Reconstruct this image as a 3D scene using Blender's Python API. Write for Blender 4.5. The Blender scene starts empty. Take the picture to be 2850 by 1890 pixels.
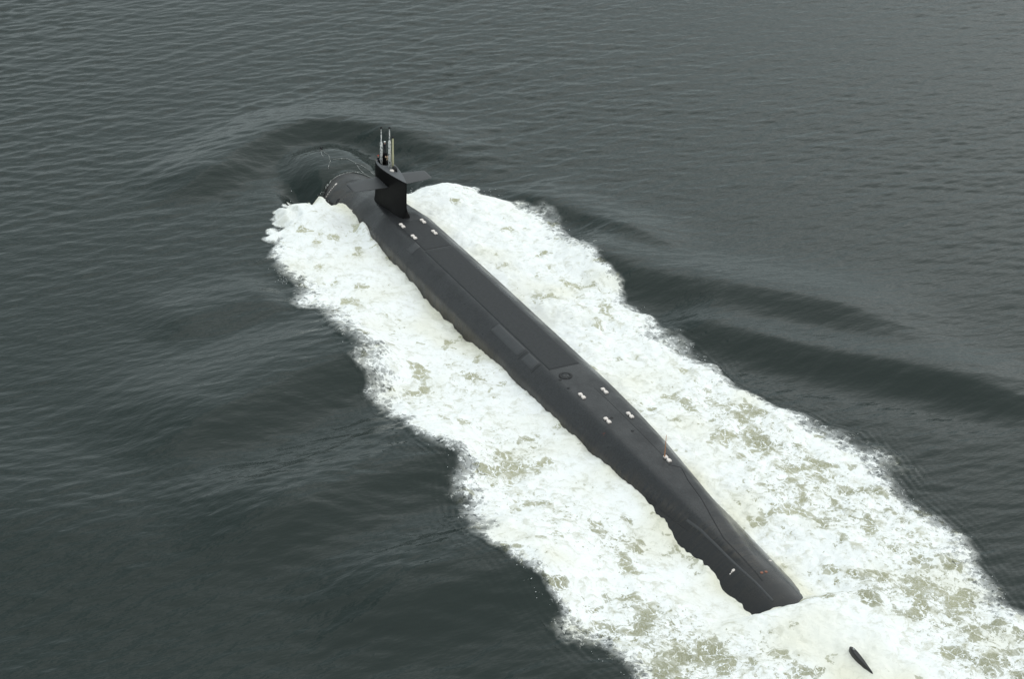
import bpy, bmesh, math, random
import numpy as np
from mathutils import Vector, Matrix

# World frame: X runs aft along the submarine (metres from the bow), Y to starboard, Z up, still sea level at 0.
sc = bpy.context.scene
COL = sc.collection
RNG = np.random.default_rng(7)

# ------------------------------------------------------------------ camera
CAM = np.array([317.249543, -125.81001692, 146.18276207])
FWD = np.array([-0.78477939, 0.40462052, -0.46947156])
RGT = np.array([0.44718108, 0.89414478, 0.02311287])
UP = np.array([-0.42912749, 0.19180029, 0.88264503])
cd = bpy.data.cameras.new('camera')
cam = bpy.data.objects.new('camera', cd)
COL.objects.link(cam)
cam.matrix_world = Matrix(((RGT[0], UP[0], -FWD[0], CAM[0]), (RGT[1], UP[1], -FWD[1], CAM[1]),
                           (RGT[2], UP[2], -FWD[2], CAM[2]), (0, 0, 0, 1)))
cd.sensor_width = 36.0
cd.lens = 36.0 * 5200 / 2364.5
cd.clip_start = 1.0
cd.clip_end = 40000.0
sc.camera = cam

# ------------------------------------------------------------------ sky, sun, exposure
SUN_EL, SUN_AZ = math.radians(48), math.radians(70)      # azimuth from +X towards +Y
world = bpy.data.worlds.new('World')
sc.world = world
world.use_nodes = True
wt = world.node_tree
wt.nodes.clear()
out = wt.nodes.new('ShaderNodeOutputWorld')
bg = wt.nodes.new('ShaderNodeBackground')
bg.inputs['Strength'].default_value = 0.1
sky = wt.nodes.new('ShaderNodeTexSky')
sky.sky_type = 'NISHITA'
sky.sun_disc = False
sky.sun_elevation = SUN_EL
sky.sun_rotation = math.pi / 2 - SUN_AZ
sky.dust_density = 3.0
tc = wt.nodes.new('ShaderNodeTexCoord')
sx = wt.nodes.new('ShaderNodeSeparateXYZ')
wt.links.new(tc.outputs['Generated'], sx.inputs[0])
mx = wt.nodes.new('ShaderNodeMath'); mx.operation = 'MAXIMUM'; mx.inputs[1].default_value = 0.0
wt.links.new(sx.outputs['Z'], mx.inputs[0])
ma = wt.nodes.new('ShaderNodeMath'); ma.operation = 'MULTIPLY_ADD'      # even marine overcast, a little brighter overhead
ma.inputs[1].default_value = .36; ma.inputs[2].default_value = .64
wt.links.new(mx.outputs[0], ma.inputs[0])
cl = wt.nodes.new('ShaderNodeMix'); cl.data_type = 'RGBA'; cl.blend_type = 'MULTIPLY'
cl.inputs['Factor'].default_value = 1.0
cl.inputs['A'].default_value = (11.4, 12.9, 13.1, 1)
wt.links.new(ma.outputs[0], cl.inputs['B'])
deck = wt.nodes.new('ShaderNodeMix'); deck.data_type = 'RGBA'
deck.inputs['Factor'].default_value = 0.92               # cloud deck over the clear sky
wt.links.new(sky.outputs[0], deck.inputs['A'])
wt.links.new(cl.outputs['Result'], deck.inputs['B'])
wt.links.new(deck.outputs['Result'], bg.inputs['Color'])
wt.links.new(bg.outputs[0], out.inputs['Surface'])

sd = bpy.data.lights.new('sun', 'SUN')
sd.energy = 1.5
sd.angle = math.radians(130)
sd.color = (1.0, 0.97, 0.92)
sun = bpy.data.objects.new('sun', sd)
COL.objects.link(sun)
to_sun = Vector((math.cos(SUN_EL) * math.cos(SUN_AZ), math.cos(SUN_EL) * math.sin(SUN_AZ), math.sin(SUN_EL)))
sun.rotation_euler = to_sun.to_track_quat('Z', 'Y').to_euler()
sun.location = (60, 60, 120)

sc.view_settings.view_transform = 'Standard'
sc.view_settings.look = 'None'
sc.view_settings.exposure = -0.2
sc.view_settings.gamma = 1.0
sc.view_settings.use_curve_mapping = False

# ------------------------------------------------------------------ helpers
def tag(o, label=None, cat=None, group=None, kind=None):
    for k, v in (('label', label), ('category', cat), ('group', group), ('kind', kind)):
        if v:
            o[k] = v
    return o

def link(name, me, mat=None, parent=None, smooth=False):
    o = bpy.data.objects.new(name, me)
    COL.objects.link(o)
    for m in (mat if isinstance(mat, (list, tuple)) else [mat]):
        if m:
            me.materials.append(m)
    if smooth:
        me.polygons.foreach_set('use_smooth', np.ones(len(me.polygons), bool))
    if parent:
        o.parent = parent
    return o

def mesh_np(name, V, Q, attrs=None):
    """mesh from vertex array and quad index array"""
    V = np.asarray(V, np.float32); Q = np.asarray(Q, np.int32)
    me = bpy.data.meshes.new(name)
    me.vertices.add(len(V)); me.vertices.foreach_set('co', V.ravel())
    me.loops.add(Q.size); me.loops.foreach_set('vertex_index', Q.ravel())
    me.polygons.add(len(Q))
    me.polygons.foreach_set('loop_start', np.arange(0, Q.size, Q.shape[1], dtype=np.int32))
    for k, a in (attrs or {}).items():
        at = me.attributes.new(k, 'FLOAT', 'POINT')
        at.data.foreach_set('value', np.asarray(a, np.float32))
    me.update(calc_edges=True)
    return me

def grid_quads(n, m):
    i = np.arange(n * m).reshape(n, m)
    return np.stack([i[:-1, :-1], i[1:, :-1], i[1:, 1:], i[:-1, 1:]], -1).reshape(-1, 4)

def sstep(a, b, x):
    x = np.clip((x - a) / (b - a), 0, 1)
    return x * x * (3 - 2 * x)

def gnoise(shape, step, lam, seed, ratio=1.0):
    """band noise with feature size lam (metres) on a regular grid, unit deviation"""
    r = np.random.default_rng(seed)
    f = np.fft.rfft2(r.standard_normal(shape))
    kx = np.fft.fftfreq(shape[0], step)[:, None] * lam * ratio
    ky = np.fft.rfftfreq(shape[1], step)[None] * lam
    k = np.hypot(kx, ky)
    f *= np.exp(-(k / .6) ** 2) * (k > 1e-6)
    a = np.fft.irfft2(f, shape)
    return a / a.std()

class NT:
    """small helper for building node trees"""
    def __init__(self, name):
        self.mat = bpy.data.materials.new(name)
        self.mat.use_nodes = True
        self.t = self.mat.node_tree
        self.t.nodes.clear()
        self.out = self.t.nodes.new('ShaderNodeOutputMaterial')
    def put(self, sock, v):
        if isinstance(v, bpy.types.NodeSocket):
            self.t.links.new(v, sock)
        elif v is not None:
            sock.default_value = v
    def n(self, typ, ins=None, **props):
        nd = self.t.nodes.new(typ)
        for k, v in props.items():
            setattr(nd, k, v)
        for k, v in (ins or {}).items():
            self.put(nd.inputs[k], v)
        return nd
    def m(self, op, a, b=None, c=None):
        nd = self.n('ShaderNodeMath', operation=op)
        for i, v in enumerate((a, b, c)):
            self.put(nd.inputs[i], v)
        return nd.outputs[0]
    def vm(self, op, a, b=None):
        nd = self.n('ShaderNodeVectorMath', operation=op)
        self.put(nd.inputs[0], a)
        if b is not None:
            self.put(nd.inputs[3 if op == 'SCALE' else 1], b)
        return nd.outputs[0]
    def ss(self, x, a, b, lo=0.0, hi=1.0):
        nd = self.n('ShaderNodeMapRange', interpolation_type='SMOOTHSTEP')
        self.put(nd.inputs['Value'], x)
        self.put(nd.inputs['From Min'], a); self.put(nd.inputs['From Max'], b)
        self.put(nd.inputs['To Min'], lo); self.put(nd.inputs['To Max'], hi)
        return nd.outputs[0]
    def mix(self, f, a, b):
        nd = self.n('ShaderNodeMix', data_type='RGBA')
        self.put(nd.inputs['Factor'], f); self.put(nd.inputs['A'], a); self.put(nd.inputs['B'], b)
        return nd.outputs['Result']
    def noise(self, vec, scale, detail=3.0, rough=.55, col=False):
        nd = self.n('ShaderNodeTexNoise', {'Scale': scale, 'Detail': detail, 'Roughness': rough})
        self.put(nd.inputs['Vector'], vec)
        return nd.outputs['Color' if col else 'Fac']
    def attr(self, name):
        return self.n('ShaderNodeAttribute', attribute_name=name).outputs['Fac']

def rgb(r, g, b):
    return (r, g, b, 1)

# ------------------------------------------------------------------ hull shape (used by the water too)
ZC = -4.3
def hullR(s):
    s = np.asarray(s, float)
    bow = 6.4 * np.sqrt(np.clip(1 - (np.clip(24 - s, 0, 24) / 24) ** 2, 0, 1))
    aft = np.interp(s, [24, 100, 108, 115, 122, 130, 136, 140, 143, 147, 152, 158, 164, 168, 170],
                    [6.4, 6.4, 6.35, 6.2, 5.95, 5.6, 5.35, 5.2, 5.0, 4.5, 3.8, 2.7, 1.6, .8, .25])
    return np.where(s < 24, bow, aft)
def sup(s):
    k = [16, 22, 27, 36, 60, 92, 100, 108, 116, 124, 132, 140, 146]
    zd = np.interp(s, k, [-1, 1.6, 2.9, 3.55, 3.6, 3.6, 3.52, 3.3, 2.85, 2.25, 1.5, .7, -1.0])
    wd = np.interp(s, k, [1., 1.5, 2.0, 2.6, 2.7, 2.7, 2.65, 2.5, 2.1, 1.6, 1.1, .7, .5])
    ws = np.interp(s, k, [2.5, 3.5, 4.3, 4.95, 5.15, 5.1, 4.9, 4.5, 3.95, 3.4, 2.9, 2.4, 2.])
    return zd, wd, ws
def hull_r(s, th):
    R = hullR(s); zd, wd, ws = sup(s)
    st, ct = np.sin(th), np.cos(th)
    top = np.where(ct > .05, (zd - ZC) / np.maximum(ct, .05), 99)
    nx, nz = 1.9, (ws - wd)
    L = np.hypot(nx, nz); nx, nz = nx / L, nz / L
    dd = nx * wd + nz * (zd - ZC); den = nx * np.abs(st) + nz * ct
    ch = np.where(den > .05, dd / np.maximum(den, .05), 99)
    sdw = np.where(np.abs(st) > .05, ws / np.maximum(np.abs(st), .05), 99)
    k = .20
    rs = np.stack([top, ch, sdw])
    rp = -k * np.log(np.sum(np.exp(-(rs - rs.min(0)) / k), 0)) + rs.min(0)
    rp = np.where(ct > -.2, rp, 0)
    return R + .12 * np.log1p(np.exp(np.clip((rp - R) / .12, -40, 40)))
_TH = np.linspace(0, np.radians(100), 180)
_SS = np.arange(0, 170.01, .5); _TT = np.arange(0, 7.01, .1)
ZT = np.full((len(_SS), len(_TT)), -99.)
for i_, s_ in enumerate(_SS):
    r_ = hull_r(np.full_like(_TH, s_), _TH); x_ = r_ * np.sin(_TH); z_ = ZC + r_ * np.cos(_TH)
    j_ = np.argmax(x_) + 1
    ZT[i_] = np.interp(_TT, np.maximum.accumulate(x_[:j_]), z_[:j_], right=-30)
def hullz(s, t):
    s = np.asarray(s, float); t = np.abs(np.asarray(t, float))
    fi = np.clip(s / .5, 0, len(_SS) - 1.001); fj = np.clip(t / .1, 0, len(_TT) - 1.001)
    i = fi.astype(int); j = fj.astype(int); a = fi - i; b = fj - j
    z = ZT[i, j] * (1 - a) * (1 - b) + ZT[i + 1, j] * a * (1 - b) + ZT[i, j + 1] * (1 - a) * b + ZT[i + 1, j + 1] * a * b
    return np.where((s < 0) | (s > 169.9) | (t > 6.9), -30, z)

# ------------------------------------------------------------------ the sea surface as a height function
L_EDGE = np.array([(16.6, -7.6), (17.54, -9.29), (21.97, -13.2), (25.35, -15.24), (29.06, -18.22), (31.74, -17.74), (35.62, -19.95), (41.19, -21.58),
    (46.7, -22.95), (52.49, -23.27), (58.25, -21.69), (65.95, -21.67), (72.33, -22.47), (77.54, -22.51), (82.14, -23.59), (86.22, -24.16),
    (90.67, -23.71), (96.35, -24.18), (102.98, -23.38), (107.29, -24.83), (111.91, -26.44), (118.91, -26.95), (124.23, -26.19), (130.84, -26.47),
    (136.85, -25.47), (143.12, -24.48), (148.08, -23.46), (151.08, -23.02), (175, -21), (230, -19)])
R_EDGE = np.array([(16.6, 6.8), (19.2, 9.6), (22.0, 12.4), (26.15, 16.51), (30.28, 19.79), (37.5, 22.19), (43.05, 23.07), (49.27, 22.01),
    (53.88, 21.39), (60.17, 21.26), (68.82, 20.08), (73.62, 20.92), (79.78, 20.2), (85.39, 21.79), (90.13, 21.71), (96.31, 20.7), (102.23, 22.43),
    (107.27, 25.26), (111.06, 25.45), (114.31, 28.63), (120.0, 28.06), (128.51, 26.69), (134.77, 26.07), (140.81, 25.48), (148.32, 24.25),
    (154.57, 23.17), (161.24, 21.61), (180, 19.5), (230, 17)])
def foam_inside(s, t):
    """signed distance (about) into the foam from its outer edge, metres"""
    tl = np.interp(s, L_EDGE[:, 0], L_EDGE[:, 1]); tr = np.interp(s, R_EDGE[:, 0], R_EDGE[:, 1])
    gl = np.gradient(L_EDGE[:, 1], L_EDGE[:, 0]); gr = np.gradient(R_EDGE[:, 1], R_EDGE[:, 0])
    cl_ = 1 / np.hypot(1, np.interp(s, L_EDGE[:, 0], gl)); cr_ = 1 / np.hypot(1, np.interp(s, R_EDGE[:, 0], gr))
    return np.minimum(np.minimum((t - tl) * cl_, (tr - t) * cr_), (s - 16.6))

RIDGES = [  # crest line, height, width on the aft side, width on the far side
    ([(10.5, -32), (6.5, -23), (3, -17), (-2, -11), (-6, -4.5), (-7.6, 1.6), (-6.4, 7), (-2, 11.5), (4, 15.5), (10, 19.5), (17, 22.5), (24, 27)], 2.1, 3.9, 8.5),
    ([(25.9, 21.2), (36.4, 26.5), (45, 30.3), (52.4, 33.7), (61.4, 37.5)], .95, 2.8, 6.0),
    ([(47, 18.5), (55.2, 23.3), (64.6, 26.8), (71.5, 33.6), (78.3, 40.4), (85.5, 46.7), (93.7, 52.1), (102, 58)], 2.0, 4.8, 10),
    ([(75, 21.5), (83.3, 28.7), (92.9, 34.6), (99.2, 41), (105.9, 47), (115.9, 54.8), (126, 62)], 2.0, 4.2, 9),
    ([(47.8, -22.7), (48.7, -32.8), (49.9, -39.7), (50.7, -47.4)], 1.0, 5, 8),
    ([(69.2, -12), (70.5, -20), (72.9, -30.8), (76, -38.1), (79, -46.3), (81.4, -52.9), (84.5, -61.2)], 2.8, 6.0, 16),
    ([(98.3, -13), (99.3, -22), (100.5, -33.4), (103.6, -43.1), (105.9, -51.7), (106.9, -60.6)], 2.5, 6.0, 15),
    ([(127.2, -15), (126.3, -24), (124.9, -35.9), (125.8, -44.3), (127.3, -52.7)], 1.6, 5.5, 11),
    ([(132, -15), (124.9, -27.6), (117.2, -37.9), (104.6, -54.5), (91.7, -71.5), (78, -95), (62, -125)], 1.7, 14, 17),  # extra broad swell, added so its slope darkens the near port water
]
def ridge(x, y, pts, A, wf, wb):
    P = np.array(pts, float)
    for _ in range(2):                       # round the corners of the crest line
        P = np.concatenate([P[:1], np.stack([P[:-1] * .75 + P[1:] * .25, P[:-1] * .25 + P[1:] * .75], 1).reshape(-1, 2), P[-1:]])
    h = np.zeros_like(x)
    mg = 12 + 4.2 * max(wf, wb); lo = P.min(0) - mg; hi = P.max(0) + mg
    k = (x > lo[0]) & (x < hi[0]) & (y > lo[1]) & (y < hi[1])
    if not k.any():
        return h
    px, py = x[k], y[k]
    seg = P[1:] - P[:-1]; ln = np.hypot(seg[:, 0], seg[:, 1]); cum = np.r_[0, np.cumsum(ln)]
    best = np.full(px.shape, 1e9); par = np.zeros_like(px); off = np.zeros_like(px)
    fx, fy = FWD[0] / .8829, FWD[1] / .8829
    for i in range(len(seg)):
        d = seg[i] / ln[i]
        u = (px - P[i, 0]) * d[0] + (py - P[i, 1]) * d[1]
        uc = np.clip(u, 0, ln[i])
        dx = px - P[i, 0] - uc * d[0]; dy = py - P[i, 1] - uc * d[1]
        dist = np.hypot(dx, dy)
        n = np.array([-d[1], d[0]])
        if n[0] * 1.0 < 0:           # n points aft
            n = -n
        b = dist < best
        best = np.where(b, dist, best); par = np.where(b, cum[i] + uc, par)
        off = np.where(b, np.sign(dx * n[0] + dy * n[1]) * dist, off)
    w = wb + (wf - wb) * sstep(-2, 2, off)
    T = cum[-1]; e = .22 * T
    amp = A * sstep(0, 16.0 if pts[0][0] == 10.5 else min(e, 9.0), par) * sstep(0, e * 1.6, T - par)
    h[k] = amp * (np.exp(-(best / w) ** 2) - .25 * np.exp(-((best - 1.8 * wf) / wf) ** 2) * sstep(0, 1.5 * wf, off))
    return h

# wind sea: many small sine trains around one heading
KD = math.atan2(*(FWD[1::-1] / .8829)) + math.radians(26)
NW = 110
lam = np.exp(RNG.uniform(np.log(1.0), np.log(15), NW))
ang = KD + RNG.normal(0, math.radians(25), NW)
slope = np.exp(-((np.log(lam) - np.log(2.6)) / .75) ** 2) + .25
slope *= .104 * math.sqrt(2) / math.sqrt((slope ** 2).sum())
amp_ = slope * lam / (2 * np.pi); ph = RNG.uniform(0, 2 * np.pi, NW)
def wind(x, y, lod):
    h = np.zeros_like(x)
    for i in range(NW):
        k = 2 * np.pi / lam[i]
        a = amp_[i] * np.clip(1.5 - lod * 3.2 / lam[i], 0, 1)
        h += a * np.sin((x * math.cos(ang[i]) + y * math.sin(ang[i])) * k + ph[i])
    gust = .75 + .42 * np.sin(x * .031 + 1.2 + 1.3 * np.sin(y * .023)) * np.sin(y * .037 + .7 * np.sin(x * .019 + 2))
    return h * gust

LEV_S = [0, 12, 17, 22, 26, 33, 40, 50, 57, 68, 75, 80, 90, 103, 115, 126, 135, 142.2, 143.4, 145, 151, 158, 170, 190]
LEV_Z = [0, 0, -.9, -.5, -.2, -.1, -.4, -.6, -.9, -1.0, -.5, -.05, .25, .25, .0, -.65, -1.1, -1.1, -.2, .75, .7, .4, .15, 0]
ARC_T = [-5.6, -3.3, -1.4, .6, 3, 5.6]
ARC_S = [17.0, 15.3, 14.75, 14.7, 16.0, 19.0]
def sea(x, y, lod=0.0):
    """height of the water at x, y"""
    e = foam_inside(x, y)
    far = np.hypot(x - 70, y) > 400
    calm = 1 - .75 * sstep(-1.0, 3.0, e)
    dome_zone = np.exp(-(np.clip(np.hypot((x - 9) / 15, y / 10) - .55, 0, 9) / .25) ** 2)
    calm *= 1 - .8 * dome_zone
    h = wind(x, y, lod) * calm
    for r in RIDGES:
        h += ridge(x, y, *r)
    at = np.abs(y)
    near = np.exp(-(np.clip(at - 5, 0, 99) / 5.0) ** 2)
    h += np.interp(x, LEV_S, LEV_Z) * near
    # ripples that run along the outside of the foam
    h += .035 * np.sin(2 * np.pi * e / .95 + 1.6 * np.sin(x * .23) + np.sin(x * .07 + y * .05)) * sstep(-9, -1.5, e) * (1 - sstep(-.5, 1.0, e)) * sstep(60, 100, x)
    # smooth swell over the bow, falling away steeply to port and starboard
    dm = 1.95 * np.exp(-(np.abs(x - 9.5) / 9.0) ** 4) * np.exp(-(at / (5.2 + .12 * np.clip(x, 0, 20))) ** 4)
    side = np.exp(-((x - 16.0) / 5.5) ** 2 - ((at - 8.4) / 2.5) ** 2)
    h += dm - 2.3 * side
    # film of water over the hull forward of the breaking line
    b = (x > 0) & (x < 24) & (at < 6.4)
    if b.any():
        hz = hullz(x[b], y[b])
        fr = x[b] - np.interp(y[b], ARC_T, ARC_S)
        film = hz + .14 - .7 * sstep(-.25, .55, fr)
        hh = h[b]
        up_ = np.where(fr < 0, np.maximum(hh, film), np.minimum(hh, np.maximum(film, np.interp(x[b], LEV_S, LEV_Z) - .3)))
        h[b] = np.where(hz > -2.2, up_, hh)
    return h

# ------------------------------------------------------------------ materials
def water_bsdf(T, pos):
    st = T.n('ShaderNodeMapping', {'Rotation': (0, 0, -KD), 'Scale': (1.0, .38, 1.0)})
    T.put(st.inputs['Vector'], pos)
    w1 = T.noise(st.outputs[0], .95, 2, .5)
    w2 = T.noise(st.outputs[0], 3.4, 1, .5)
    hsum = T.m('ADD', T.m('MULTIPLY', w1, .13), T.m('MULTIPLY', w2, .028))
    bmp = T.n('ShaderNodeBump', {'Strength': 1.0, 'Distance': 1.0, 'Height': hsum})
    big = T.noise(pos, .02, 2)
    colr = T.mix(big, rgb(.0016, .0080, .0062), rgb(.0028, .0108, .0086))
    return T.n('ShaderNodeBsdfPrincipled', {'Base Color': colr, 'Roughness': .09, 'IOR': 1.333, 'Normal': bmp.outputs[0]}).outputs[0]

T = NT('sea_water')
pos = T.n('ShaderNodeNewGeometry').outputs['Position']
T.t.links.new(water_bsdf(T, pos), T.out.inputs['Surface'])
M_WATER = T.mat

T = NT('foam')
pos = T.n('ShaderNodeNewGeometry').outputs['Position']
flat = T.vm('MULTIPLY', pos, (1, 1, 0))
wcol = T.noise(flat, .55, 4, .6, col=True)
warp = T.vm('ADD', flat, T.vm('MULTIPLY', T.vm('SUBTRACT', wcol, (.5, .5, .5)), (2.4, 2.4, 0)))
wcol2 = T.noise(flat, 2.2, 3, .6, col=True)
warp2 = T.vm('ADD', warp, T.vm('MULTIPLY', T.vm('SUBTRACT', wcol2, (.5, .5, .5)), (.7, .7, 0)))
def vor(vec, scale, feat='DISTANCE_TO_EDGE'):
    nd = T.n('ShaderNodeTexVoronoi', {'Scale': scale}, voronoi_dimensions='2D', feature=feat)
    T.put(nd.inputs['Vector'], vec)
    return nd.outputs['Distance']
hole = T.attr('hole'); dens = T.attr('dens'); tone = T.attr('tone'); cream = T.attr('cream')
fine = T.noise(flat, 3.5, 5, .65)
# windows of aerated water between the foam, cut by veins of foam
v1 = vor(warp2, .75); v2 = vor(warp2, 1.7)
vein1 = T.ss(T.m('SUBTRACT', v1, T.m('MULTIPLY', fine, .07)), .01, .04)
vein2 = T.ss(T.m('SUBTRACT', v2, T.m('MULTIPLY', fine, .12)), .01, .06)
clus = T.noise(flat, .085, 2, .5)
shift = T.m('ADD', T.m('MULTIPLY', hole, .21), T.m('MULTIPLY', T.m('SUBTRACT', clus, .5), .42))
b1 = T.noise(warp, .28, 2, .5)
p1 = T.m('MULTIPLY', T.ss(T.m('ADD', b1, shift), .705, .722, 0, 1), T.ss(T.m('ADD', b1, shift), .70, .78, .62, 1))
v5 = vor(T.vm('ADD', warp2, (5, 9, 0)), 2.6)
vein3 = T.ss(T.m('SUBTRACT', v5, T.m('MULTIPLY', fine, .16)), -.01, .05, .72, 1)
b2 = T.noise(T.vm('ADD', warp, (31, 17, 0)), .85, 3, .55)
p2 = T.ss(T.m('ADD', b2, shift), .765, .79)
b3 = T.noise(T.vm('ADD', warp2, (11, 57, 0)), 1.9, 4, .6)
p3 = T.ss(T.m('ADD', b3, T.m('MULTIPLY', shift, 1.0)), .72, .80)
win = T.m('MAXIMUM', T.m('MULTIPLY', T.m('MULTIPLY', p1, vein1), vein3), T.m('MULTIPLY', T.m('MULTIPLY', p2, vein2), vein3))
win = T.m('MAXIMUM', win, T.m('MULTIPLY', p3, .75))
lvl = T.noise(flat, .35, 3)
kh = T.mix(tone, rgb(.52, .50, .34), rgb(.27, .265, .165))
kh = T.mix(T.m('MULTIPLY', lvl, .4), kh, rgb(.58, .57, .45))
kh = T.mix(T.m('MULTIPLY', fine, .35), kh, rgb(.22, .22, .15))
wht = T.mix(cream, rgb(.90, .905, .90), rgb(.80, .775, .66))
wht = T.mix(T.m('MULTIPLY', T.ss(T.noise(warp, .55, 6, .72), .47, .66, 0, .9), T.m('ADD', .25, hole)), wht, rgb(.53, .52, .42))
wht = T.mix(T.ss(T.noise(warp2, 2.2, 5, .7), .50, .72, 0, .22), wht, rgb(.60, .59, .50))
fc = T.mix(win, wht, kh)
bh = T.m('ADD', T.m('MULTIPLY', T.noise(warp2, 1.1, 6, .7), .55), T.m('MULTIPLY', win, -.12))
bmp = T.n('ShaderNodeBump', {'Strength': .5, 'Distance': 1.0, 'Height': bh})
fb = T.n('ShaderNodeBsdfPrincipled', {'Base Color': fc, 'Roughness': .75, 'IOR': 1.2, 'Normal': bmp.outputs[0]})
# lace at the outer edge: filaments of foam with dark water between
warp3 = T.vm('ADD', flat, T.vm('MULTIPLY', T.vm('SUBTRACT', wcol2, (.5, .5, .5)), (1.5, 1.5, 0)))
v3 = vor(warp3, .95); v4 = vor(warp3, 2.4)
lace = T.m('ADD', T.m('MULTIPLY', T.ss(v3, .0, .30, 1, 0), .24), T.m('MULTIPLY', T.ss(v4, .0, .35, 1, 0), .12))
lace = T.m('ADD', lace, T.m('MULTIPLY', T.m('SUBTRACT', T.noise(warp3, .7, 6, .66), .5), 1.85))
cov = T.ss(T.m('ADD', T.m('MULTIPLY', dens, 1.5), T.m('SUBTRACT', lace, .66)), -.06, .46)
film_ = T.m('MULTIPLY', T.ss(dens, .12, .45, 0, .5), T.ss(T.noise(warp3, 1.3, 4, .6), .3, .6))
cov = T.m('MAXIMUM', cov, film_)
mixs = T.n('ShaderNodeMixShader')
T.put(mixs.inputs[0], cov)
T.t.links.new(water_bsdf(T, pos), mixs.inputs[1])
T.t.links.new(fb.outputs[0], mixs.inputs[2])
T.t.links.new(mixs.outputs[0], T.out.inputs['Surface'])
M_FOAM = T.mat

def paint(name, col, rough=.5, var=.25, scale=1.5, bump=0.0, ior=1.5):
    T = NT(name)
    pos = T.n('ShaderNodeTexCoord').outputs['Object']
    nz = T.noise(pos, scale, 5, .65)
    c = T.mix(nz, rgb(*[v * (1 - var) for v in col]), rgb(*[v * (1 + var) for v in col]))
    b = T.n('ShaderNodeBsdfPrincipled', {'Base Color': c, 'Roughness': rough, 'IOR': ior})
    if bump:
        bp = T.n('ShaderNodeBump', {'Strength': .6, 'Distance': bump, 'Height': T.noise(pos, scale * 6, 3)})
        T.t.links.new(bp.outputs[0], b.inputs['Normal'])
    T.t.links.new(b.outputs[0], T.out.inputs['Surface'])
    return T.mat

T = NT('hull_paint')
pos = T.n('ShaderNodeNewGeometry').outputs['Position']
sp = T.n('ShaderNodeSeparateXYZ'); T.put(sp.inputs[0], pos)
n1 = T.noise(pos, .8, 6, .72)
st = T.vm('MULTIPLY', pos, (2.2, .5, .25))
n2 = T.noise(st, 1.0, 4, .6)                                   # run marks down the sides
c = T.mix(n1, rgb(.013, .0135, .015), rgb(.034, .035, .038))
c = T.mix(T.ss(T.noise(pos, 4.5, 3, .6), .38, .62, .55, 0), c, rgb(.006, .006, .007))
c = T.mix(T.m('MULTIPLY', T.ss(T.noise(pos, 2.6, 5, .7), .60, .74), .35), c, rgb(.075, .077, .08))
slime = T.m('MULTIPLY', T.ss(sp.outputs['Z'], .4, 2.6, 1, 0), T.ss(n2, .35, .65))
c = T.mix(T.m('MULTIPLY', slime, .8), c, rgb(.052, .043, .034))
rust = T.m('MULTIPLY', T.ss(T.noise(pos, .55, 6, .7), .70, .76), T.ss(sp.outputs['Z'], 3.4, 3.0, 0, 1))
c = T.mix(T.m('MULTIPLY', rust, .7), c, rgb(.085, .022, .012))
tile = T.n('ShaderNodeTexBrick', {'Scale': 1.0, 'Mortar Size': .018, 'Brick Width': 2.6, 'Row Height': .95, 'Color1': rgb(1, 1, 1), 'Color2': rgb(.93, .93, .93), 'Mortar': rgb(.55, .55, .55)})
ang_ = T.m('MULTIPLY', T.m('ARCTAN2', sp.outputs['Y'], T.m('ADD', sp.outputs['Z'], 4.3)), 6.4)
cv = T.n('ShaderNodeCombineXYZ'); T.put(cv.inputs[0], sp.outputs['X']); T.put(cv.inputs[1], ang_)
T.put(tile.inputs['Vector'], cv.outputs[0])
c = T.mix(T.m('MULTIPLY', T.ss(T.m('ADD', sp.outputs['Z'], T.m('MULTIPLY', n2, .8)), 1.9, 1.3), T.m('MULTIPLY', T.ss(sp.outputs['X'], 108, 126), .8)), c, rgb(.007, .007, .008))  # near-black low on the hull, growing towards the stern
mm = T.n('ShaderNodeMix', {'Factor': .55}, data_type='RGBA', blend_type='MULTIPLY')
T.put(mm.inputs['A'], c); T.put(mm.inputs['B'], tile.outputs['Color'])
aft_low = T.m('MULTIPLY', T.ss(T.m('ADD', sp.outputs['Z'], T.m('MULTIPLY', n2, .8)), 1.9, 1.3), T.ss(sp.outputs['X'], 108, 126))  # same low aft band, made smoother
rr = T.m('SUBTRACT', T.ss(T.noise(pos, .22, 5, .65), .35, .65, .26, .5), T.m('MULTIPLY', aft_low, .18))
bp = T.n('ShaderNodeBump', {'Strength': .35, 'Distance': .05, 'Height': T.m('ADD', T.noise(pos, 2.5, 4), T.m('MULTIPLY', tile.outputs['Fac'], -.3))})
b = T.n('ShaderNodeBsdfPrincipled', {'Base Color': mm.outputs['Result'], 'Roughness': rr, 'IOR': 1.42, 'Normal': bp.outputs[0]})
T.t.links.new(b.outputs[0], T.out.inputs['Surface'])
M_HULL = T.mat
M_DECK = paint('nonskid_deck', (.017, .018, .020), .6, .9, 2.2, .02, 1.4)
M_PANEL = paint('worn_deck_panel', (.036, .037, .040), .55, .35, 1.5)
M_SAIL = paint('sail_black', (.0035, .0032, .0033), .5, .5, .6, 0, 1.22)
M_SAILTOP = paint('sail_top_grey', (.085, .088, .095), .6, .2, 2)
M_PLANE = paint('plane_grey', (.028, .029, .032), .45, .35, .8)
M_DARK = paint('black_gap', (.006, .006, .007), .7, .2)
M_WHITE = paint('white_marking', (.70, .63, .59), .6, .12, 4)
M_ORANGE = paint('orange_marking', (.24, .09, .055), .6, .2, 4)
M_WHIP = paint('whip_fibreglass', (.40, .17, .07), .5, .15, 6)
M_BEIGE = paint('mast_beige', (.40, .38, .24), .5, .15, 5)
T = NT('mast_mottle')
pos = T.n('ShaderNodeTexCoord').outputs['Object']
nz = T.ss(T.noise(pos, 3.2, 2, .5), .52, .60)
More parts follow.
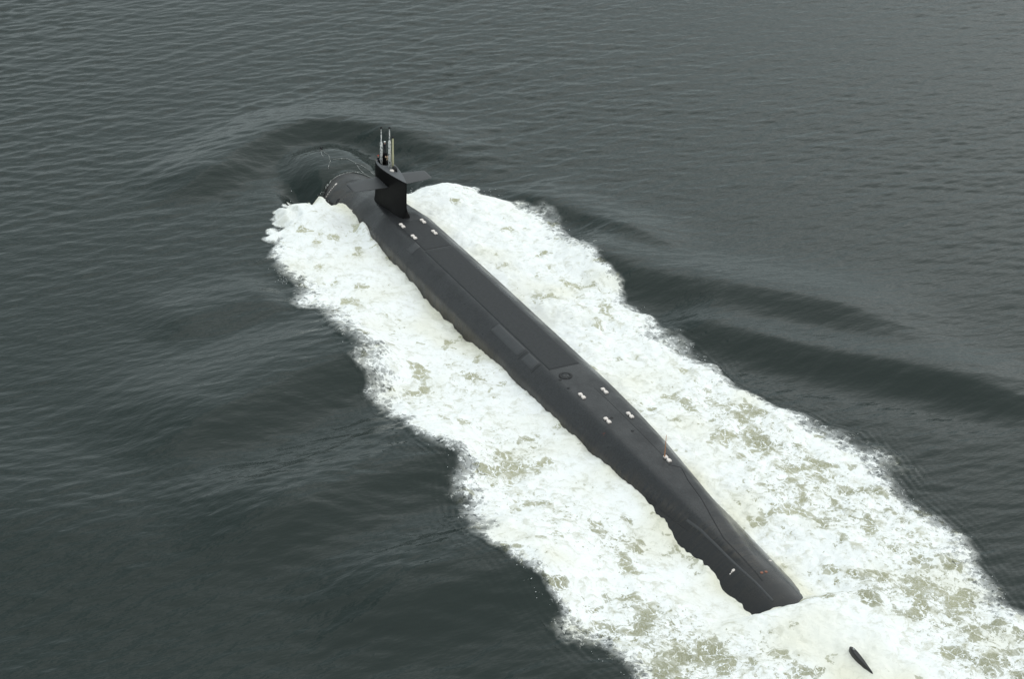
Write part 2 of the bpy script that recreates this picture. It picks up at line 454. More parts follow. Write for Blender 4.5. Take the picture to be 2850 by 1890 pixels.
T.t.links.new(T.n('ShaderNodeBsdfPrincipled', {'Base Color': T.mix(nz, rgb(.64, .64, .62), rgb(.20, .21, .22)), 'Roughness': .5}).outputs[0], T.out.inputs['Surface'])
M_MAST = T.mat
M_RUD = paint('rudder_black', (.010, .0095, .010), .35, .3, 1.2)
M_SKIN = paint('skin', (.46, .29, .21), .6, .1)
M_NAVY = paint('navy_cloth', (.010, .011, .018), .9, .3, 9)
M_KHAKI = paint('khaki_cloth', (.36, .28, .19), .9, .15, 9)
M_BLACKC = paint('black_cloth', (.008, .008, .009), .9, .3, 9)
M_CAP = paint('white_cloth', (.78, .77, .75), .85, .05, 9)
M_RED = paint('red_cloth', (.55, .05, .025), .8, .1, 9)

# ------------------------------------------------------------------ the sea
ux, uy = RGT[0] / math.hypot(*RGT[:2]), RGT[1] / math.hypot(*RGT[:2])
vx, vy = -uy, ux
def axis(lo, hi, step, far_lo, far_hi):
    mid = np.arange(lo, hi, step)
    g = step * 1.28 ** np.arange(1, 60)
    up_ = hi + np.cumsum(g); dn = lo - np.cumsum(g)
    return np.r_[dn[dn > far_lo][::-1], mid, up_[up_ < far_hi]]
U = axis(-112, 112, .30, -14000, 14000); Vv = axis(182, 432, .30, -14000, 14000)
UU, VVg = np.meshgrid(U, Vv, indexing='ij')
X = CAM[0] + UU * ux + VVg * vx; Y = CAM[1] + UU * uy + VVg * vy
du = np.gradient(U); dv = np.gradient(Vv)
LOD = np.maximum(du[:, None], dv[None])
Hh = np.zeros(X.size)
Xf, Yf, Lf = X.ravel(), Y.ravel(), LOD.ravel()
Hh = sea(Xf, Yf, Lf)
e_ = foam_inside(Xf, Yf)
Hh -= .12 * sstep(2.0, 4.0, e_) * (np.abs(Xf) < 215)
me = mesh_np('sea', np.stack([Xf, Yf, Hh], -1), grid_quads(*X.shape))
o = link('sea', me, M_WATER, smooth=True)
tag(o, 'dark grey-green open sea ruffled by small wind waves', kind='structure')
del UU, VVg, X, Y, LOD

# ------------------------------------------------------------------ foam of the wake
FS = .19
s_ax = np.arange(14.5, 222, FS); t_ax = np.arange(-33.5, 36, FS)
S2, T2 = np.meshgrid(s_ax, t_ax, indexing='ij')
shp = S2.shape
e = foam_inside(S2, T2) + .7 + .5 * (1 - sstep(45, 70, S2)) * (T2 > 0)
ej = e + .75 * gnoise(shp, FS, 5.5, 1) + .32 * gnoise(shp, FS, 2.2, 2) + .10 * gnoise(shp, FS, .8, 3)
bowl = 1 - sstep(20, 45, S2)
ej += -.55 * bowl * (gnoise(shp, FS, 1.3, 12)) * (T2 < 0)
wid = 2.2 + 2.0 * np.clip(gnoise(shp, FS, 14, 4) + .2, 0, 2) + 3.2 * np.exp(-((S2 - 50) / 13) ** 2) * (T2 < 0) + 2.2 * np.exp(-((S2 - 45) / 10) ** 2) * (T2 > 0) + 1.5 * np.exp(-((S2 - 113) / 9) ** 2) * (T2 > 0)
wid *= 1 - .75 * (1 - sstep(26, 38, S2))
wid *= 1.25 * (1 - .55 * (1 - sstep(40, 55, S2)) * (T2 > 0))
dens = np.clip((ej + 1.0) / (wid + 1.0), 0, 1)
H0 = sea(S2.ravel(), T2.ravel()).reshape(shp)
at = np.abs(T2)
hw = np.array([np.interp(z, ZT[int(np.clip(round(s / .5), 0, 340))][::-1], _TT[::-1]) for s, z in zip(s_ax, np.interp(s_ax, LEV_S, LEV_Z))])
hw = np.where(s_ax > 143.9, -9, hw)[:, None]
inner = at - hw
lum = .10 * gnoise(shp, FS, 2.6, 5) + .06 * gnoise(shp, FS, 1.1, 6) + .03 * gnoise(shp, FS, .5, 13) + .16 * gnoise(shp, FS, 6, 7)
big = 1 + 1.6 * np.exp(-((S2 - 26) / 11) ** 2)
lift = .03 * sstep(-1.0, .2, ej) + .30 * (1 - np.exp(-np.clip(ej, 0, 99) / .9)) * big
H = H0 + lift + lum * sstep(0, 2.5, ej)
H += 1.15 * np.exp(-((S2 - 25) / 7) ** 2 - ((T2 + 11.5) / 4.5) ** 2) * sstep(0, 2.5, ej)          # piled-up breaker to port
H += .35 * np.exp(-((S2 - 27) / 7) ** 2 - ((T2 - 13) / 5) ** 2) * sstep(0, 2.5, ej)
H += 1.5 * np.exp(-((S2 - 33.5) / 1.7) ** 2 - ((T2 + 5.2) / .75) ** 2)                              # jet of spray against the hull
H += np.exp(-np.clip(inner, 0, 99) / .7) * (.045 * gnoise(shp, FS, 1.8, 8) + .03 * gnoise(shp, FS, .7, 15) + .05)    # lapping up the side
H += .35 * np.exp(-((S2 - 154.2) / 1.3) ** 2 - ((T2 - .55) / 1.0) ** 2) + .2 * np.exp(-((S2 - 160.5) / 2.2) ** 2 - ((T2 - .55) / .8) ** 2)
H = np.maximum(H, H0 + .008 + .03 * sstep(-1.0, .2, ej))
strip = np.clip((at - 5) / 18, 0, 1)
hole = np.interp(S2, [15, 40, 60, 90, 120, 150, 200], [.10, .30, .38, .45, .56, .70, .80])
hole = hole * (.55 + .6 * np.exp(-((strip - .55) / .38) ** 2)) + .07 * gnoise(shp, FS, 9, 9)
tail = sstep(143, 150, S2) * np.exp(-(at / np.interp(S2, [143, 150, 165, 220], [3.2, 4.8, 6.5, 8])) ** 4)
hole = np.clip(hole * (1 - .9 * tail), 0, 1.1)
tone = np.clip(np.interp(S2, [20, 60, 110, 160], [.05, .25, .6, .85]) + .9 * np.exp(-np.clip(e, 0, 99) / 2.5) + .15 * gnoise(shp, FS, 4, 10), 0, 1)
creamf = np.clip(.85 * tail + .75 * np.exp(-np.clip(inner, 0, 99) / 1.3) + .25 * gnoise(shp, FS, 5, 11), 0, 1)
keep_v = (ej > -1.1) & (inner > np.where(S2 > 128, -2.6, -1.1)) & ~((S2 < 22) & (at < 5.6)) & ~((S2 < 17.2) & (at < 7))
Q = grid_quads(*shp)
kq = keep_v.ravel()[Q].all(1)
Q = Q[kq]
used = np.unique(Q); remap = np.full(S2.size, -1); remap[used] = np.arange(len(used))
V = np.stack([S2.ravel(), T2.ravel(), H.ravel()], -1)[used]
A = {k: v.ravel()[used] for k, v in (('dens', dens), ('hole', hole), ('tone', tone), ('cream', creamf))}
Q = remap[Q]

def surf(s, t):
    s = np.atleast_1d(np.asarray(s, float)); t = np.atleast_1d(np.asarray(t, float))
    return np.maximum(sea(s.copy(), t.copy()), hullz(s, t))

def resample(pts, step):
    P = np.array(pts, float); L = np.r_[0, np.cumsum(np.hypot(*(P[1:] - P[:-1]).T))]
    n = max(2, int(L[-1] / step) + 1); u = np.linspace(0, L[-1], n)
    return np.stack([np.interp(u, L, P[:, 0]), np.interp(u, L, P[:, 1])], -1)

# thin rivulets of white water running back over the bow
STREAKS = [([(4.3, -.2), (6.06, -.81), (8.25, -1.31)], .16), ([(4.65, -.2), (6.66, -.34), (7.75, -.16), (10.04, -.87), (12.57, -2.31)], .14),
           ([(9.58, -.28), (9.87, 1.03), (10.4, 2.07), (11.92, 2.54), (14.33, 2.62), (15.78, 3.26), (17.62, 3.72)], .18),
           ([(17.6, -6.0), (17.0, -5.3), (16.0, -4.2), (15.2, -3.0), (14.8, -1.8), (14.7, -.2), (14.75, 1.2), (15.4, 2.6), (16.4, 3.6)], .16),
           ([(18.6, -6.2), (17.9, -5.5), (17.3, -4.7)], .22), ([(11.9, 2.5), (13, 3.4), (14.6, 4.3), (16.5, 5.2)], .2)]
base = len(V); VV = [V]; QQ = [Q]; AA = {k: [v] for k, v in A.items()}
for pts, w in STREAKS:
    P = resample(pts, .2); P = P + RNG.normal(0, .03, P.shape)
    d = np.gradient(P, axis=0); d /= np.hypot(*d.T)[:, None] + 1e-9
    nrm = np.stack([-d[:, 1], d[:, 0]], -1)
    ww = .6 * w * (.5 + .8 * RNG.random(len(P)))[:, None] * np.sin(np.linspace(.25, 2.9, len(P)))[:, None]
    cols = []
    for k, dz in ((-1, .01), (0, .10), (1, .01)):
        p = P + nrm * ww * .5 * k
        cols.append(np.column_stack([p, surf(p[:, 0], p[:, 1]) + dz]))
    G = np.stack(cols, 1)
    q = grid_quads(len(P), 3) + base
    VV.append(G.reshape(-1, 3)); QQ.append(q); n_ = len(P) * 3; base += n_
    for k, v in (('dens', .30), ('hole', 0.), ('tone', 0.), ('cream', .1)):
        AA[k].append(np.full(n_, v))
me = mesh_np('wake_foam', np.concatenate(VV), np.concatenate(QQ), {k: np.concatenate(v) for k, v in AA.items()})
o = link('wake_foam', me, M_FOAM, smooth=True)
tag(o, 'churned white foam streaming back on both sides of the black submarine', 'foam', kind='stuff')

# flying drops along the breaking front
oct_v = np.array([(1, 0, 0), (-1, 0, 0), (0, 1, 0), (0, -1, 0), (0, 0, 1), (0, 0, -1)], float)
oct_f = [(0, 2, 4), (2, 1, 4), (1, 3, 4), (3, 0, 4), (2, 0, 5), (1, 2, 5), (3, 1, 5), (0, 3, 5)]
dv_, df_ = [], []
def drop(x, y, z, r):
    b = len(dv_)
    k = RNG.uniform(.6, 1.3, 3) * r
    for v in oct_v:
        dv_.append((x + v[0] * k[0], y + v[1] * k[1], z + v[2] * k[2]))
    df_.extend([(a + b, c_ + b, d_ + b) for a, c_, d_ in oct_f])
for edge, sgn, n_, lim in ((L_EDGE, -1, 420, (17, 45)), (R_EDGE, 1, 160, (19, 75)), (L_EDGE, -1, 120, (60, 150)), (R_EDGE, 1, 160, (75, 160))):
    for _ in range(n_):
        s = lim[0] + (lim[1] - lim[0]) * RNG.random() ** 1.5
        t = np.interp(s, edge[:, 0], edge[:, 1]) + sgn * (RNG.exponential(.35) - .5)
        z = float(sea(np.array([s]), np.array([t]))[0])
        drop(s, t, z + .05 + RNG.exponential(.22) * (1.6 if lim[0] < 20 else .5), RNG.uniform(.02, .06))
for _ in range(160):
    s = RNG.uniform(16.5, 40); t = -RNG.uniform(4.9, 6.2)
    drop(s, t, float(surf(s, t)[0]) + RNG.exponential(.25), RNG.uniform(.03, .08))
me = bpy.data.meshes.new('spray'); me.from_pydata(dv_, [], df_)
T = NT('spray_white')
T.t.links.new(T.n('ShaderNodeBsdfPrincipled', {'Base Color': T.mix(T.noise(T.n('ShaderNodeNewGeometry').outputs['Position'], 2, 2), rgb(.80, .81, .82), rgb(.88, .88, .88)), 'Roughness': .6}).outputs[0], T.out.inputs['Surface'])
tag(link('spray', me, T.mat), 'fine white drops thrown up along the outer foam edges', 'spray', kind='stuff')

# ------------------------------------------------------------------ the submarine
sub = bpy.data.objects.new('submarine', None)
COL.objects.link(sub)
tag(sub, 'long black submarine running at the surface with a narrow sail near its bow', 'submarine')

s_h = np.r_[.02, .15, .4, np.arange(.8, 6, .4), np.arange(6, 170.2, .5)]
th = np.linspace(-np.pi, np.pi, 193)[:-1]
Sg, Tg = np.meshgrid(s_h, th, indexing='ij')
r = hull_r(Sg, Tg)
V = np.stack([Sg, r * np.sin(Tg), ZC + r * np.cos(Tg)], -1).reshape(-1, 3)
i = np.arange(Sg.size).reshape(Sg.shape)
j = np.roll(i, -1, 1)
Q = np.stack([i[:-1], j[:-1], j[1:], i[1:]], -1).reshape(-1, 4)
hull = link('hull', mesh_np('hull', V, Q), M_HULL, sub, smooth=True)

def shell(name, pts_grid, lift, mat, parent=sub):
    """a plate that follows the hull: grid of (s, t), raised by lift, with closed edges"""
    G = np.asarray(pts_grid, float); n, m = G.shape[:2]
    z = hullz(G[..., 0], G[..., 1])
    top = np.dstack([G, z + lift]).reshape(-1, 3); bot = np.dstack([G, z - .05]).reshape(-1, 3)
    i = np.arange(n * m).reshape(n, m)
    per = np.r_[i[0, :], i[1:, -1], i[-1, -2::-1], i[-2:0:-1, 0]]
    q = [list(x) for x in grid_quads(n, m)[:, ::1]]
    k = n * m
    for a, b in zip(per, np.roll(per, -1)):
        q.append([a, b, b + k, a + k])
    me = mesh_np(name, np.concatenate([top, bot]), q)
    bm = bmesh.new(); bm.from_mesh(me); bmesh.ops.recalc_face_normals(bm, faces=bm.faces); bm.to_mesh(me); bm.free()
    return link(name, me, mat, parent)

def plate(name, s0, s1, t0, t1, lift, mat, parent=sub, skew=0.0):
    n = max(2, int((s1 - s0) / .6) + 2); m = max(2, int(abs(t1 - t0) / .25) + 2)
    a, b = np.meshgrid(np.linspace(s0, s1, n), np.linspace(t0, t1, m), indexing='ij')
    a = a + skew * (b - t0)
    return shell(name, np.dstack([a, b]), lift, mat, parent)

def seam(name, pts, w, mat=None, lift=.012, parent=sub):
    P = resample(pts, .25)
    d = np.gradient(P, axis=0); d /= np.hypot(*d.T)[:, None]
    nr = np.stack([-d[:, 1], d[:, 0]], -1) * w / 2
    return shell(name, np.stack([P - nr, P + nr], 1), lift, mat or M_DARK, parent)

# flat deck: dark non-skid strips
plate('deck_plate', 49.2, 88.6, -2.25, 2.25, .008, M_DECK)
plate('deck_plate', 38.8, 49.0, -2.15, 2.15, .006, M_DECK)
# lighter worn panels on the port chamfer
plate('side_panel', 74.0, 82.2, -3.7, -2.42, .03, M_PANEL)
plate('side_panel', 83.2, 86.3, -3.7, -2.46, .03, M_PANEL)
plate('side_panel', 46.0, 47.9, -3.75, -2.2, .04, M_PANEL, skew=-.1)
for s in (82.7, 86.7):
    seam('panel_joint', [(s, -4.0), (s, -2.5)], .14)
seam('deck_seam', [(95, .95), (114, .95)], .06)
seam('deck_seam', [(18.2, -1.6), (18.4, .9)], .07)
seam('deck_seam', [(21.06, -2.74), (22.3, -1.6), (23.55, .99)], .07)
# seams where the casing fairs into the tapering stern
seam('casing_seam', [(115.0, .6), (116.1, 1.8), (118.7, 1.18), (122.5, .77), (127.9, -.3), (130.4, -.75), (134.4, -.62), (137.3, -.6), (139, -.74)], .13)
seam('casing_seam', [(113.9, -4.39), (116.8, -4.03), (119.4, -3.6)], .26)
seam('casing_seam', [(120.4, -3.6), (121.6, -3.5), (124.2, -3.19), (126, -3.0)], .12)
shell('casing_ridge', np.stack([np.column_stack([resample([(124.7, -2.44), (127.4, -2.04), (130.7, -1.86), (134.9, -1.72), (138.9, -1.51), (142.5, -1.5)], .4)[:, 0],
      resample([(124.7, -2.44), (127.4, -2.04), (130.7, -1.86), (134.9, -1.72), (138.9, -1.51), (142.5, -1.5)], .4)[:, 1] + k]) for k in (-.12, 0, .12)], 1), .06, M_PANEL)
# small dark fittings
def disc_on_hull(name, s, t, r0, r1, lift, mat, n=20):
    a = np.linspace(0, 2 * np.pi, n + 1)
    G = np.stack([np.column_stack([s + q * np.cos(a), t + q * np.sin(a)]) for q in np.linspace(r0, r1, 3)], 1)
    return shell(name, G, lift, mat)
hatch = disc_on_hull('escape_hatch', 90.85, -1.04, 0.02, .52, .05, M_HULL)
disc_on_hull('hatch_ring', 90.85, -1.04, .56, .92, .06, M_DARK)
for s, t in ((93.85, -2.22), (91.5, -2.17), (102.8, -.71), (21.42, -4.5), (113.2, 1.4), (106.6, .2)):
    disc_on_hull('vent', s, t, .02, .2, .03, M_DARK, 10)
disc_on_hull('vent', 21.3, -4.3, .02, .34, .03, M_DARK, 10)

# white cleats: two broad heads joined by a neck
def cleat_mesh():
    w, n, L, k = .25, .10, .68, .16
    pts = [(-L, -w * .85), (-L * .94, -w), (-L * .3, -w), (-k, -n), (k, -n), (L * .3, -w), (L * .94, -w), (L, -w * .85)]
    pts = pts + [(x, -y) for x, y in pts[::-1]]
    bm = bmesh.new()
    lo = [bm.verts.new((x, y, -.06)) for x, y in pts]
    mi = [bm.verts.new((x, y, .12)) for x, y in pts]
    hi = [bm.verts.new((x * .94, y * .86, .17)) for x, y in pts]
    for A_, B_ in ((lo, mi), (mi, hi)):
        for q in range(len(pts)):
            bm.faces.new((A_[q], A_[(q + 1) % len(pts)], B_[(q + 1) % len(pts)], B_[q]))
    bm.faces.new(hi); bm.faces.new(lo[::-1])
    bmesh.ops.recalc_face_normals(bm, faces=bm.faces)
    me = bpy.data.meshes.new('cleat'); bm.to_mesh(me); bm.free()
    return me
cm = cleat_mesh()
cl0 = None
for s, t in ((40.0, -1.73), (39.8, 1.76), (44.3, -1.75), (44.05, 1.68), (96.5, -1.63), (96.5, 1.68), (103.2, -1.55), (103.2, 1.72), (113.9, 1.06)):
    if cl0 is None:
        c_ = cl0 = link('cleat', cm, M_WHITE, sub)
    else:
        c_ = cl0.copy(); COL.objects.link(c_); c_.parent = sub
    c_.location = (s, t, float(hullz(s, t)) + .03)
    c_.rotation_euler = (0, math.atan2(float(hullz(s - .5, t) - hullz(s + .5, t)), 1.0), 0)

# draft marks: dashes painted down the side, and single stern marks
def dashes(p0, p1, n, w, ln):
    P = np.array(p0, float); D = np.array(p1, float) - P
    for q in range(n):
        a = P + D * q / n; b = P + D * (q + .55) / n
        seam('draft_mark', [tuple(a), tuple((a + b) / 2), tuple(b)], w, M_WHITE, .02)
dashes((17.1, -2.95), (17.8, -4.95), 7, .13, .2)
disc_on_hull('draft_mark', 17.0, -2.8, .02, .2, .02, M_WHITE, 8)
dashes((26.6, -4.05), (26.8, -4.7), 4, .12, .1)
dashes((135.3, -2.35), (135.5, -3.0), 3, .16, .1)
disc_on_hull('draft_mark', 135.3, -2.35, .02, .2, .02, M_WHITE, 8)
seam('stern_mark', [(135.1, 2.65), (135.0, 2.9), (134.9, 3.2)], .18, M_WHITE, .03)
disc_on_hull('orange_marker', 137.74, -.05, .02, .19, .05, M_ORANGE, 10)
disc_on_hull('orange_marker', 137.75, .54, .02, .19, .05, M_ORANGE, 10)

def lathe(name, prof, mat, parent, n=14, loc=(0, 0, 0), bend=0.0):
    bm = bmesh.new(); rings = []
    for z, r_ in prof:
        rings.append([bm.verts.new((loc[0] + r_ * math.cos(2 * math.pi * q / n) + bend * (z / 4) ** 2, loc[1] + r_ * math.sin(2 * math.pi * q / n), loc[2] + z)) for q in range(n)])
    for A_, B_ in zip(rings[:-1], rings[1:]):
        for q in range(n):
            bm.faces.new((A_[q], A_[(q + 1) % n], B_[(q + 1) % n], B_[q]))
    bm.faces.new(rings[0][::-1]); bm.faces.new(rings[-1])
    me = bpy.data.meshes.new(name); bm.to_mesh(me); bm.free()
    return link(name, me, mat, parent, smooth=True)
lathe('whip_antenna', [(-.1, .09), (.3, .09), (.35, .055), (2.0, .048), (3.3, .03)], M_WHIP, sub, 8, (113.45, .92, float(hullz(113.45, .92))), .12)
lathe('bow_fitting', [(-1.2, .22), (.25, .22), (.4, .12), (.5, .05)], M_DARK, sub, 10, (4.2, -.05, 1.55))

# upper rudder standing out of the wash
def foil_loop(x0, chord, half, z, n=28, blunt=.12):
    out = []
    for q in range(n):
        a = 2 * math.pi * q / n
        u = .5 - .5 * math.cos(a)
        y = 5 * (.2969 * math.sqrt(u) - .126 * u - .3516 * u * u + .2843 * u ** 3 - .1015 * u ** 4) * half / .5
        out.append((x0 + chord * u, (y + .02) * (1 if math.sin(a) >= 0 else -1), z))
    return out
def loft(name, loops, mat, parent, smooth=True, cap=True):
    bm = bmesh.new(); L_ = [[bm.verts.new(p) for p in lp] for lp in loops]
    n = len(L_[0])
    for A_, B_ in zip(L_[:-1], L_[1:]):
        for q in range(n):
            bm.faces.new((A_[q], A_[(q + 1) % n], B_[(q + 1) % n], B_[q]))
    if cap:
        bm.faces.new(L_[0][::-1]); bm.faces.new(L_[-1])
    bmesh.ops.recalc_face_normals(bm, faces=bm.faces)
    me = bpy.data.meshes.new(name); bm.to_mesh(me); bm.free()
    return link(name, me, mat, parent, smooth=smooth)
rl = []
for z, x0, ch in ((-5.5, 154.0, 6.2), (0, 154.6, 5.0), (1.3, 154.75, 4.6), (1.62, 154.8, 4.45), (1.72, 155.0, 4.1)):
    hh = .30 if z < 1.7 else .2
    lp = foil_loop(x0, ch, hh, z)
    rl.append([(x, y + .55, z - max(0, (x - 155.2)) * .16 * (z > .5)) for x, y, z in lp])
rud = loft('rudder', rl, M_RUD, sub)
for p_ in rud.data.polygons:
    if abs(p_.normal.z) > .7:
        p_.use_smooth = False
# narrow grey bolted strip along the rudder's top edge
lathe('rudder_light', [(-.05, .10), (.18, .10), (.24, .05)], M_MAST, rud, 8, (155.5, .55, 1.66))

# ---- sail
ZB, ZTOP = 2.2, 9.25
NL = 44
loops = []
for z, gx, gw in ((ZB, .35, 1.3), (3.0, .15, 1.15), (3.6, .06, 1.06), (4.3, .02, 1.02), (5.2, 0, 1.0), (7.2, 0, 1.0), (8.9, 0, 1.0), (9.17, .03, .975), (ZTOP, .10, .93)):
    bl = float(np.interp(z, [2.2, 3.6, 4.8], [.9, .6, 0]))  # aft foot widened: black bulk standing in for the shade at its base
    loops.append([(x, y * gw + math.copysign(bl * float(sstep(33, 36.5, x)) * float(1 - .35 * sstep(37, 38.5, x)), y), zz) for x, y, zz in foil_loop(27.4 - gx if z < 5 else 27.4 + gx, 10.3 + (2 * gx if z < 5 else -2 * gx), 1.30, z, NL)])
bm = bmesh.new()
Ls = [[bm.verts.new(p) for p in lp] for lp in loops]
# cockpit well in the sail top
well, wellb = [], []
CX, CY, RX, RY = 29.3, 0.0, 1.15, .72
for q in range(NL):
    a = 2 * math.pi * q / NL
    well.append(bm.verts.new((CX - RX * math.cos(a), CY + RY * math.sin(a), ZTOP)))
    wellb.append(bm.verts.new((CX - RX * .96 * math.cos(a), CY + RY * .96 * math.sin(a), ZTOP - 1.1)))
Ls += [well, wellb]
for A_, B_ in zip(Ls[:-1], Ls[1:]):
    for q in range(NL):
        f = bm.faces.new((A_[q], A_[(q + 1) % NL], B_[(q + 1) % NL], B_[q]))
        f.smooth = A_ not in (Ls[-3], Ls[-2])
        f.material_index = 1 if A_ is Ls[-3] else 0
bm.faces.new(wellb)
bmesh.ops.recalc_face_normals(bm, faces=bm.faces)
me = bpy.data.meshes.new('sail'); bm.to_mesh(me); bm.free()
sail = link('sail', me, [M_SAIL, M_SAILTOP], sub)

def plane_loops(sg):
    L_ = []
    for y, x0, ch, half in ((.6, 29.2, 4.3, .33), (1.3, 29.2, 4.2, .31), (3.6, 29.45, 3.75, .25), (6.1, 29.75, 3.2, .18), (6.42, 29.95, 2.85, .13), (6.5, 30.3, 2.2, .05)):
        L_.append([(x, sg * y, 7.0 + t) for x, t, _ in foil_loop(x0, ch, half, 0, 24)])
    return L_
for sg in (-1, 1):
    loft('fairwater_plane', plane_loops(sg), M_PLANE, sail)
lathe('mast', [(-1.0, .19), (3.1, .19), (3.2, .15), (3.25, .10), (5.45, .085), (5.5, .13), (5.62, .13), (5.75, .05)], M_MAST, sail, 12, (28.9, -.22, ZTOP))
lathe('mast', [(-1.0, .22), (4.05, .20), (4.2, .15), (4.3, .10), (6.1, .09), (6.2, .13), (6.35, .13), (6.45, .05)], M_MAST, sail, 12, (31.1, .18, ZTOP))
lathe('mast', [(-1.0, .17), (2.2, .17), (2.3, .14), (4.75, .13), (4.85, .07), (4.95, .12), (5.08, .12), (5.15, .04)], M_BEIGE, sail, 12, (31.75, .42, ZTOP))['label'] = 'beige mast'
# black heads of the three masts
for (x, y, z) in ((28.9, -.22, 5.45), (31.1, .18, 6.18), (31.75, .42, 4.9)):
    lathe('mast_head', [(0, .10), (.02, .16), (.26, .16), (.34, .06)], M_DARK, sail, 10, (x, y, ZTOP + z))
# dark mast fairing openings behind the cockpit, and a pale hatch cover
loft('mast_fairing', [[(x, y + .42, ZTOP - .05) for x, y, _ in foil_loop(31.9, 1.5, .30, 0, 20)], [(x, y + .42, ZTOP + .42) for x, y, _ in foil_loop(31.95, 1.4, .27, 0, 20)], [(x, y + .42, ZTOP + .5) for x, y, _ in foil_loop(32.1, 1.1, .2, 0, 20)]], M_DARK, sail)
loft('hatch_cover', [[(x, y - .1, ZTOP - .02) for x, y, _ in foil_loop(32.3, .9, .35, 0, 20)], [(x, y - .1, ZTOP + .16) for x, y, _ in foil_loop(32.35, .8, .3, 0, 20)]], M_WHITE, sail)
# raised lookout step at the front of the cockpit
bm = bmesh.new()
bmesh.ops.create_cube(bm, size=1, matrix=Matrix.Translation((28.55, .42, ZTOP + .1)) @ Matrix.Diagonal((.75, .7, 2.4, 1)))
bmesh.ops.bevel(bm, geom=bm.edges[:], offset=.06, segments=2, affect='EDGES')
me = bpy.data.meshes.new('lookout_step'); bm.to_mesh(me); bm.free()
link('lookout_step', me, M_SAIL, sail)

# ------------------------------------------------------------------ people on the sail
def person(label, loc, rot, joints, mats, extras):
    """joints: name -> (x, y, z, radius, parent); forward is -X. mats: list of (z limit, index) by height"""
    names = list(joints)
    me = bpy.data.meshes.new('person')
    bm = bmesh.new()
    vs = {k: bm.verts.new(joints[k][:3]) for k in names}
    for k in names:
        p_ = joints[k][4]
        if p_:
            bm.edges.new((vs[k], vs[p_]))
    bm.verts.index_update(); bm.to_mesh(me); bm.free()
    tmp = bpy.data.objects.new('person_tmp', me); COL.objects.link(tmp)
    md = tmp.modifiers.new('skin', 'SKIN'); md.use_smooth_shade = True
    for i_, k in enumerate(names):
        d = me.skin_vertices[0].data[i_]
        r_ = joints[k][3]
        d.radius = r_ if isinstance(r_, tuple) else (r_, r_)
        d.use_root = (k == 'pelvis')
    sb = tmp.modifiers.new('sub', 'SUBSURF'); sb.levels = 1; sb.render_levels = 1
    dg = bpy.context.evaluated_depsgraph_get()
    body = bpy.data.meshes.new_from_object(tmp.evaluated_get(dg))
    bpy.data.objects.remove(tmp)
    body.name = 'person'
    body.materials.clear()
    o = link('person', body, [m for m in extras['mats']], None, smooth=True)
    hands = [Vector(joints[k][:3]) for k in names if k.startswith('hand')]
    for p_ in body.polygons:
        c_ = p_.center
        idx = 0
        for lim, ii in mats:
            if c_.z >= lim:
                idx = ii
        if any((c_ - h).length < .13 for h in hands):
            idx = extras['skin']
        p_.material_index = idx
    o.location = loc; o.rotation_euler = (0, 0, rot)
    tag(o, label, 'person', 'crew on the sail')
    return o

def pose(arm_l, arm_r, turn=0.0):
    J = {'pelvis': (0, 0, .95, (.15, .11), None), 'waist': (0, 0, 1.10, (.145, .105), 'pelvis'), 'chest': (-.01, 0, 1.30, (.18, .12), 'waist'),
         'collar': (-.01, 0, 1.43, (.12, .09), 'chest'), 'neck': (-.015, 0, 1.50, .055, 'collar'), 'jaw': (-.035, 0, 1.585, (.068, .078), 'neck'),
         'brow': (-.02, 0, 1.68, (.080, .095), 'jaw'), 'crown': (-.015, 0, 1.755, (.055, .065), 'brow')}
    for n_, sg, arm in (('l', -1, arm_l), ('r', 1, arm_r)):
        J['shoulder_' + n_] = (-.01, .20 * sg, 1.40, .075, 'collar')
        J['elbow_' + n_] = arm[0] + (.052, 'shoulder_' + n_)
        J['wrist_' + n_] = arm[1] + (.036, 'elbow_' + n_)
        J['hand_' + n_] = arm[2] + ((.045, .028), 'wrist_' + n_)
        hx, hy, hz = arm[2]; wx, wy, wz = arm[1]
        d = Vector((hx - wx, hy - wy, hz - wz)).normalized()
        side = d.cross(Vector((0, 0, 1))) if abs(d.z) < .8 else Vector((0, 1, 0))
        side.normalize()
        for f_, (off, ln) in enumerate(((-.033, .075), (-.011, .088), (.011, .082), (.033, .065))):
            tip = Vector((hx, hy, hz)) + side * off + d * ln
            J['finger_%s%d' % (n_, f_)] = (tip.x, tip.y, tip.z, .009, 'hand_' + n_)
        tip = Vector((wx, wy, wz)) + d * .06 + side * .065 * sg
        J['thumb_' + n_] = (tip.x, tip.y, tip.z, .010, 'wrist_' + n_)
        J['hip_' + n_] = (0, .095 * sg, .88, .095, 'pelvis')
        J['knee_' + n_] = (-.02, .105 * sg, .48, .062, 'hip_' + n_)
        J['ankle_' + n_] = (.01, .11 * sg, .09, .045, 'knee_' + n_)
        J['toe_' + n_] = (-.17, .12 * sg, .04, (.042, .035), 'ankle_' + n_)
    return J

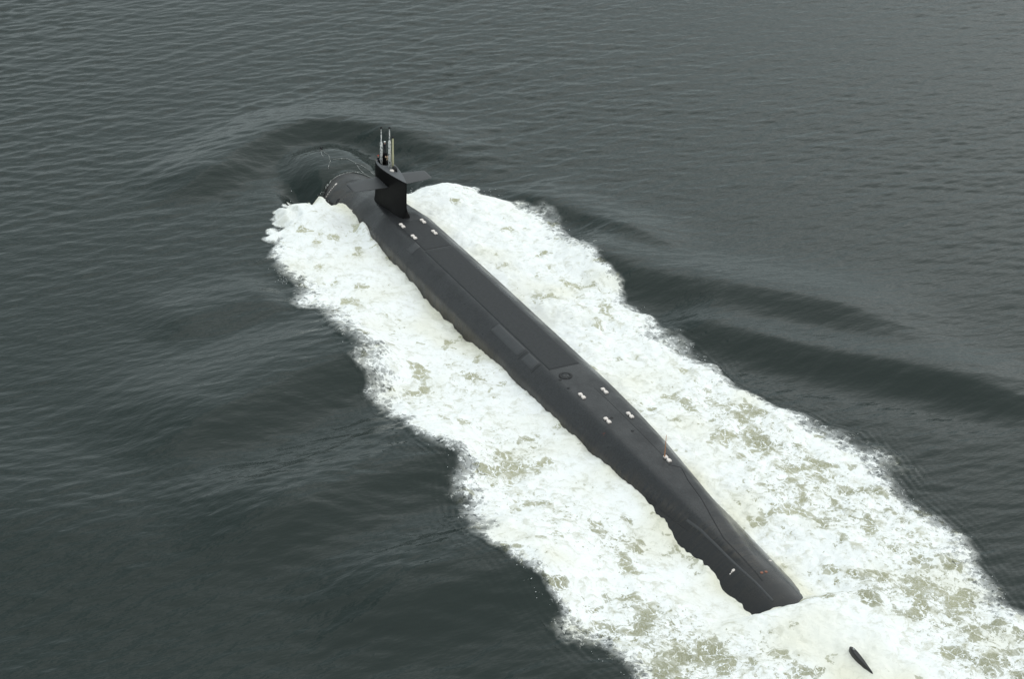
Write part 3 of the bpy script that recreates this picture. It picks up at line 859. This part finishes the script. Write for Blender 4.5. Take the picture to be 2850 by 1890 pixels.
def cap_mesh(kind):
    bm = bmesh.new()
    prof = [(0, .112), (.05, .125), (.085, .15), (.115, .13), (.13, .06)] if kind == 'peaked' else [(0, .108), (.05, .112), (.09, .09), (.115, .04)]
    rings = [[bm.verts.new((r_ * math.cos(2 * math.pi * q / 16) * 1.05, r_ * math.sin(2 * math.pi * q / 16), z)) for q in range(16)] for z, r_ in prof]
    for A_, B_ in zip(rings[:-1], rings[1:]):
        for q in range(16):
            bm.faces.new((A_[q], A_[(q + 1) % 16], B_[(q + 1) % 16], B_[q]))
    bm.faces.new(rings[-1])
    pk = [bm.verts.new((-.10 - .10 * math.cos(a), .10 * math.sin(a), .005 - .02 * math.cos(a))) for a in np.linspace(-1.4, 1.4, 7)]
    pk2 = [bm.verts.new((v.co.x, v.co.y, v.co.z + .012)) for v in pk]
    bm.faces.new(pk2); bm.faces.new(pk[::-1])
    for q in range(6):
        bm.faces.new((pk[q], pk[q + 1], pk2[q + 1], pk2[q]))
    me = bpy.data.meshes.new('cap'); bm.to_mesh(me); bm.free()
    return me
def face_bits(p):
    """ears and nose belong to the head mesh; hair is a child"""
    bm = bmesh.new()
    bmesh.ops.create_uvsphere(bm, u_segments=12, v_segments=8, radius=1, matrix=Matrix.Translation((.012, 0, 1.70)) @ Matrix.Diagonal((.098, .090, .085, 1)))
    me = bpy.data.meshes.new('hair'); bm.to_mesh(me); bm.free()
    link('hair', me, M_BLACKC, p, smooth=True)

STEP = ZTOP + 1.32
arm_rest = (((-.05, -.27, 1.14), (-.22, -.24, 1.02), (-.29, -.22, 1.0)), ((-.05, .27, 1.14), (-.22, .24, 1.02), (-.29, .22, 1.0)))
p1 = person('person in a white cap and dark jacket standing highest, between the masts', (28.6, .50, STEP - .03), 0.2,
            pose(*arm_rest), [(-1, 0), (.93, 1), (1.48, 2)], {'mats': [M_BLACKC, M_NAVY, M_SKIN], 'skin': 2})
cp = link('cap', cap_mesh('peaked'), M_CAP, p1); cp.location = (-.02, 0, 1.70); face_bits(p1)
arm_up = (((-.16, -.27, 1.24), (-.34, -.22, 1.32), (-.42, -.21, 1.36)), ((.0, .28, 1.12), (-.10, .27, .90), (-.13, .265, .83)))
p2 = person('person in a khaki shirt and dark trousers standing on the sail top behind the cockpit', (30.55, .05, ZTOP), -.3,
            pose(*arm_up), [(-1, 0), (.93, 1), (1.48, 2)], {'mats': [M_BLACKC, M_KHAKI, M_SKIN], 'skin': 2})
face_bits(p2)
p3 = person('person in a red cap and dark jacket, waist deep at the front of the cockpit', (28.5, -.52, ZTOP - .78), .5,
            pose(*arm_rest), [(-1, 0), (.93, 1), (1.48, 2)], {'mats': [M_BLACKC, M_NAVY, M_SKIN], 'skin': 2})
cp = link('cap', cap_mesh('round'), M_RED, p3); cp.location = (-.02, 0, 1.685); face_bits(p3)
